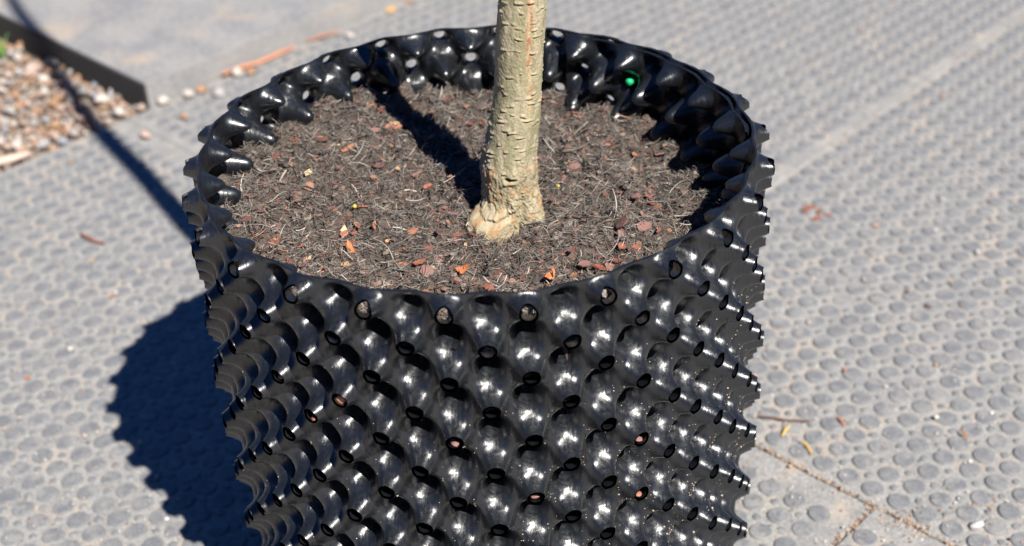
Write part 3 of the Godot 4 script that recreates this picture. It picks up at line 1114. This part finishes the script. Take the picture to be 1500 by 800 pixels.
	# --- single scraps on the mats
	var dark_twig := plain(Color(0.13, 0.07, 0.05), 0.8)
	twig("twig", [Vector2(1108, 611), Vector2(1128, 614), Vector2(1150, 616), Vector2(1170, 618), Vector2(1190, 619)], 0.003, 0.0013, dark_twig, "thin dark twig lying on the mat beside the pot", "twig")
	twig("straw", [Vector2(1146, 640), Vector2(1151, 631), Vector2(1157, 623)], 0.003, 0.0018, plain(Color(0.62, 0.40, 0.12), 0.8), "short straight yellow straw on the mat below the dark twig", "straw", 0.5)
	twig("straw", [Vector2(1173, 647), Vector2(1180, 652), Vector2(1186, 659), Vector2(1189, 667)], 0.003, 0.0017, plain(Color(0.50, 0.31, 0.10), 0.8), "curved yellow straw on the mat below the dark twig", "straw", 0.5)
	twig("bark_strip", [Vector2(1226, 611), Vector2(1232, 618), Vector2(1238, 625)], 0.003, 0.002, reds[2], "short reddish bark strip on a stud right of the twig", "bark strip", 0.5)
	twig("bark_strip", [Vector2(1406, 631), Vector2(1413, 639), Vector2(1418, 645)], 0.003, 0.0021, plain(Color(0.30, 0.15, 0.07), 0.8), "short brown bark strip standing alone among studs", "bark strip", 0.5)
	twig("bark_strip", [Vector2(326, 111), Vector2(350, 102), Vector2(378, 93), Vector2(405, 82), Vector2(432, 71)], 0.004, 0.0052, plain(Color(0.50, 0.22, 0.12), 0.8), "long orange bark strip lying at the foot of the slab", "bark strip", 0.5)
	twig("bark_strip", [Vector2(450, 62), Vector2(470, 55), Vector2(498, 47)], 0.004, 0.0042, plain(Color(0.36, 0.18, 0.11), 0.8), "broken brown bark strip at the foot of the slab", "bark strip", 0.5)
	twig("wood_stick", [Vector2(-30, 251), Vector2(0, 243), Vector2(22, 236), Vector2(44, 229)], 0.006, 0.0058, plain(Color(0.55, 0.42, 0.34), 0.8), "pale broken stick at the edge of the gravel", "stick")
	twig("twig", [Vector2(117, 344), Vector2(128, 350), Vector2(140, 355), Vector2(153, 358)], 0.003, 0.0023, plain(Color(0.26, 0.11, 0.07), 0.8), "short red-brown twig on the mat left of the trunk's shadow", "twig", )
	drop("bark_scrap", flakes[0], plain(Color(0.62, 0.33, 0.07), 0.7), 573, 18, Vector3(0.022, 0.03, 0.03), 0.9, "amber oval bark scrap on the mat behind the pot", "bark scrap")
	drop("bark_scrap", flakes[2], plain(Color(0.40, 0.20, 0.12), 0.7), 600, 4, Vector3(0.02, 0.03, 0.02), 0.3, "red-brown bark scrap beside the amber one behind the pot", "bark scrap")
	for e in [[1188, 306], [1200, 312], [1180, 311], [1212, 318], [1196, 322]]:
		drop("leaf_scrap", flakes[(e[0] + e[1]) % 8], reds[(e[0] % 2) * 3], e[0], e[1], Vector3(0.017, 0.02, 0.013), e[0] * 1.7, "scrap of dry red-brown leaf in a small heap on the open mat", "leaf scrap", "heap of dry leaf scraps")
	for e in [[1328, 430], [1360, 452], [1065, 10]]:
		drop("leaf_crumb", flakes[(e[0]) % 8], reds[1], e[0], e[1], Vector3(0.010, 0.02, 0.007), e[0] * 1.3, "small dark brown leaf crumb alone on the mat", "leaf crumb", "dark leaf crumbs on the mats")
	drop("stone_chip", pebble_mesh(61, 5, 7, 0.5, 0.5), white, 1431, 772, Vector3(0.0085, 0.006, 0.005), 0.4, "white flat stone chip among debris by the mat joint", "stone chip", "", 0.003)
	for e in [[1263, 49, 0.0045], [1380, 145, 0.0045], [1399, 78, 0.004], [1310, 10, 0.004], [1284, 333, 0.004], [1150, 21, 0.004], [136, 386, 0.005], [164, 438, 0.005], [106, 239, 0.005], [1107, 557, 0.005], [1238, 545, 0.0045], [1393, 416, 0.0035], [41, 557, 0.004]]:
		drop("orange_crumb", flakes[(e[0] + e[1]) % 8], [peach, tan_, orange][e[0] % 3], e[0], e[1], Vector3.ONE * e[2] * 2.0, e[0] * 2.3, "small orange bark crumb lying by itself on the studded mats", "bark crumb", "orange bark crumbs on the mats", 0.004)
	for e in [[1380, 296, 0.0038], [1355, 413, 0.003], [1431, 372, 0.0045], [1265, 413, 0.003], [104, 515, 0.005], [170, 432, 0.004], [1371, 615, 0.0048], [1297, 570, 0.003], [1420, 680, 0.0035], [1240, 90, 0.004]]:
		drop("pale_pebble", pebble_mesh(800 + e[0] % 17, 5, 8, 0.4, 0.7), plain(Color(0.50, 0.47, 0.43), 0.7), e[0], e[1], Vector3.ONE * e[2] * 0.75, e[0], "small pale pebble lying loose on the studded mats", "pebble", "pale pebbles on the mats", 0.004)
	build_gravel(g, fibre_mat, tan_)

func build_gravel(g: RandomNumberGenerator, fibre_mat: Material, tan_: Material) -> void:
	var stones := []
	for k in 6:
		stones.append(pebble_mesh(900 + k, 7, 9, 1.0, 0.7))
	var mats := []
	for c in [Color(0.33, 0.315, 0.305), Color(0.36, 0.26, 0.21), Color(0.27, 0.275, 0.30), Color(0.48, 0.43, 0.38), Color(0.36, 0.21, 0.12), Color(0.20, 0.15, 0.12), Color(0.43, 0.31, 0.26)]:
		mats.append(plain(c, 0.75))
	# single pebbles within the picture, largest first
	var done := []
	var named := [[44, 99, 0.017, 6], [62, 110, 0.014, 3], [148, 140, 0.016, 3], [118, 128, 0.012, 0], [172, 158, 0.013, 3], [77, 144, 0.010, 4], [22, 205, 0.012, 3], [98, 179, 0.010, 6], [60, 205, 0.013, 0], [90, 200, 0.011, 2]]
	var tries := 0
	while done.size() < 170 and tries < 6000:
		tries += 1
		var q: Vector3
		var s: float
		var m: int
		if done.size() < named.size():
			var e: Array = named[done.size()]
			q = pix(e[0], e[1], 0.008)
			s = e[2] * 0.85
			m = e[3]
		else:
			q = pix(g.randf_range(-15, 215), g.randf_range(60, 262), 0.006)
			s = g.randf_range(0.004, 0.009)
			m = g.randi() % 7
			var u := (q.x + q.z) * 0.70710678
			var w := (q.x - q.z) * 0.70710678
			if u > -1.124 + 0.004 * g.randfn() - s * 0.4 or w > 0.36 - s * 0.8: continue
			var hit := false
			for d in done:
				if d[0].distance_to(q) < (d[1] + s) * 0.72: hit = true
			if hit: continue
		done.append([q, s])
		var o := mi("gravel_stone", stones[g.randi() % 6], mats[m])
		o.position = Vector3(q.x, s * 0.3 - 0.003, q.z)
		o.basis = Basis(Vector3.UP, g.randf() * TAU) * Basis(Vector3.RIGHT, g.randfn(0, 0.25)) * Basis.from_scale(Vector3(s, s, s * g.randf_range(0.7, 1.0)))
		tag(o, ["grey", "pinkish brown", "bluish grey", "cream white", "orange brown", "dark brown", "pale pink"][m] + " stone in the gravel bed beside the slab's dark edge", "gravel stone", "stones of the gravel bed")
	# the rest of the bed
	var places := []
	var colors := []
	while places.size() < 5200:
		var u := -1.128 - absf(g.randf_range(0.0, 0.75))
		var w := g.randf_range(-0.9, 0.352)
		var q := uv_to(u, w)
		var s := g.randf_range(0.002, 0.0055)
		q.y = g.randf_range(-0.010, 0.0)
		places.append(Transform3D(Basis(Vector3.UP, g.randf() * TAU) * Basis(Vector3.RIGHT, g.randf() * 2.0) * Basis.from_scale(Vector3(s, s * 0.8, s * g.randf_range(0.6, 1.0))), q))
		var c: Color = [Color(0.36, 0.33, 0.31), Color(0.42, 0.28, 0.20), Color(0.30, 0.17, 0.10), Color(0.42, 0.36, 0.31), Color(0.40, 0.23, 0.13), Color(0.20, 0.13, 0.09)][g.randi() % 6]
		colors.append(c)
	tag(multi("gravel", pebble_mesh(950, 5, 8, 0.55, 0.8), fibre_mat, places, colors), "fine mixed gravel and bark crumbs filling the bed beside the slab", "gravel", "", "stuff")
	# a few bright stones against the foot of the slab, on the mat side
	for e in [[347, 109, 0.013, 3], [367, 107, 0.010, 4], [320, 138, 0.013, 0], [296, 133, 0.010, 4], [276, 140, 0.012, 3], [238, 150, 0.012, 3], [213, 200, 0.011, 6], [270, 172, 0.008, 4], [297, 40 + 45, 0.006, 3], [512, 53, 0.009, 3]]:
		var o := mi("loose_stone", stones[e[0] % 6], mats[e[3]])
		o.position = pix(e[0], e[1], 0.004) + Vector3(0, e[2] * 0.25, 0)
		o.basis = Basis(Vector3.UP, e[0]) * Basis.from_scale(Vector3.ONE * e[2] * 0.8)
		tag(o, "loose pale stone lying on the mat near the foot of the slab", "stone", "loose stones near the slab")
	# blades of grass at the slab's edge
	var tuft := base("grass_tuft", pix(5, 84, 0.004))
	tag(tuft, "small bright green grass tuft in the gravel by the slab", "grass")
	var leaf := plain(Color(0.16, 0.34, 0.05), 0.6)
	leaf.backlight_enabled = true
	leaf.backlight = Color(0.3, 0.5, 0.1)
	for k in 6:
		var a := k * 1.1 + 0.4
		var lean := 0.25 + 0.12 * (k % 3)
		var path := []
		var radii := []
		for s in 6:
			var t := s / 5.0
			path.append(Vector3(sin(a) * lean * t * t * 0.045, t * (0.045 - 0.004 * k), cos(a) * lean * t * t * 0.045))
			radii.append(0.003 * (1.0 - t * t) + 0.0003)
		mi("blade", tube(path, radii, 5, 0.4), leaf, tuft)
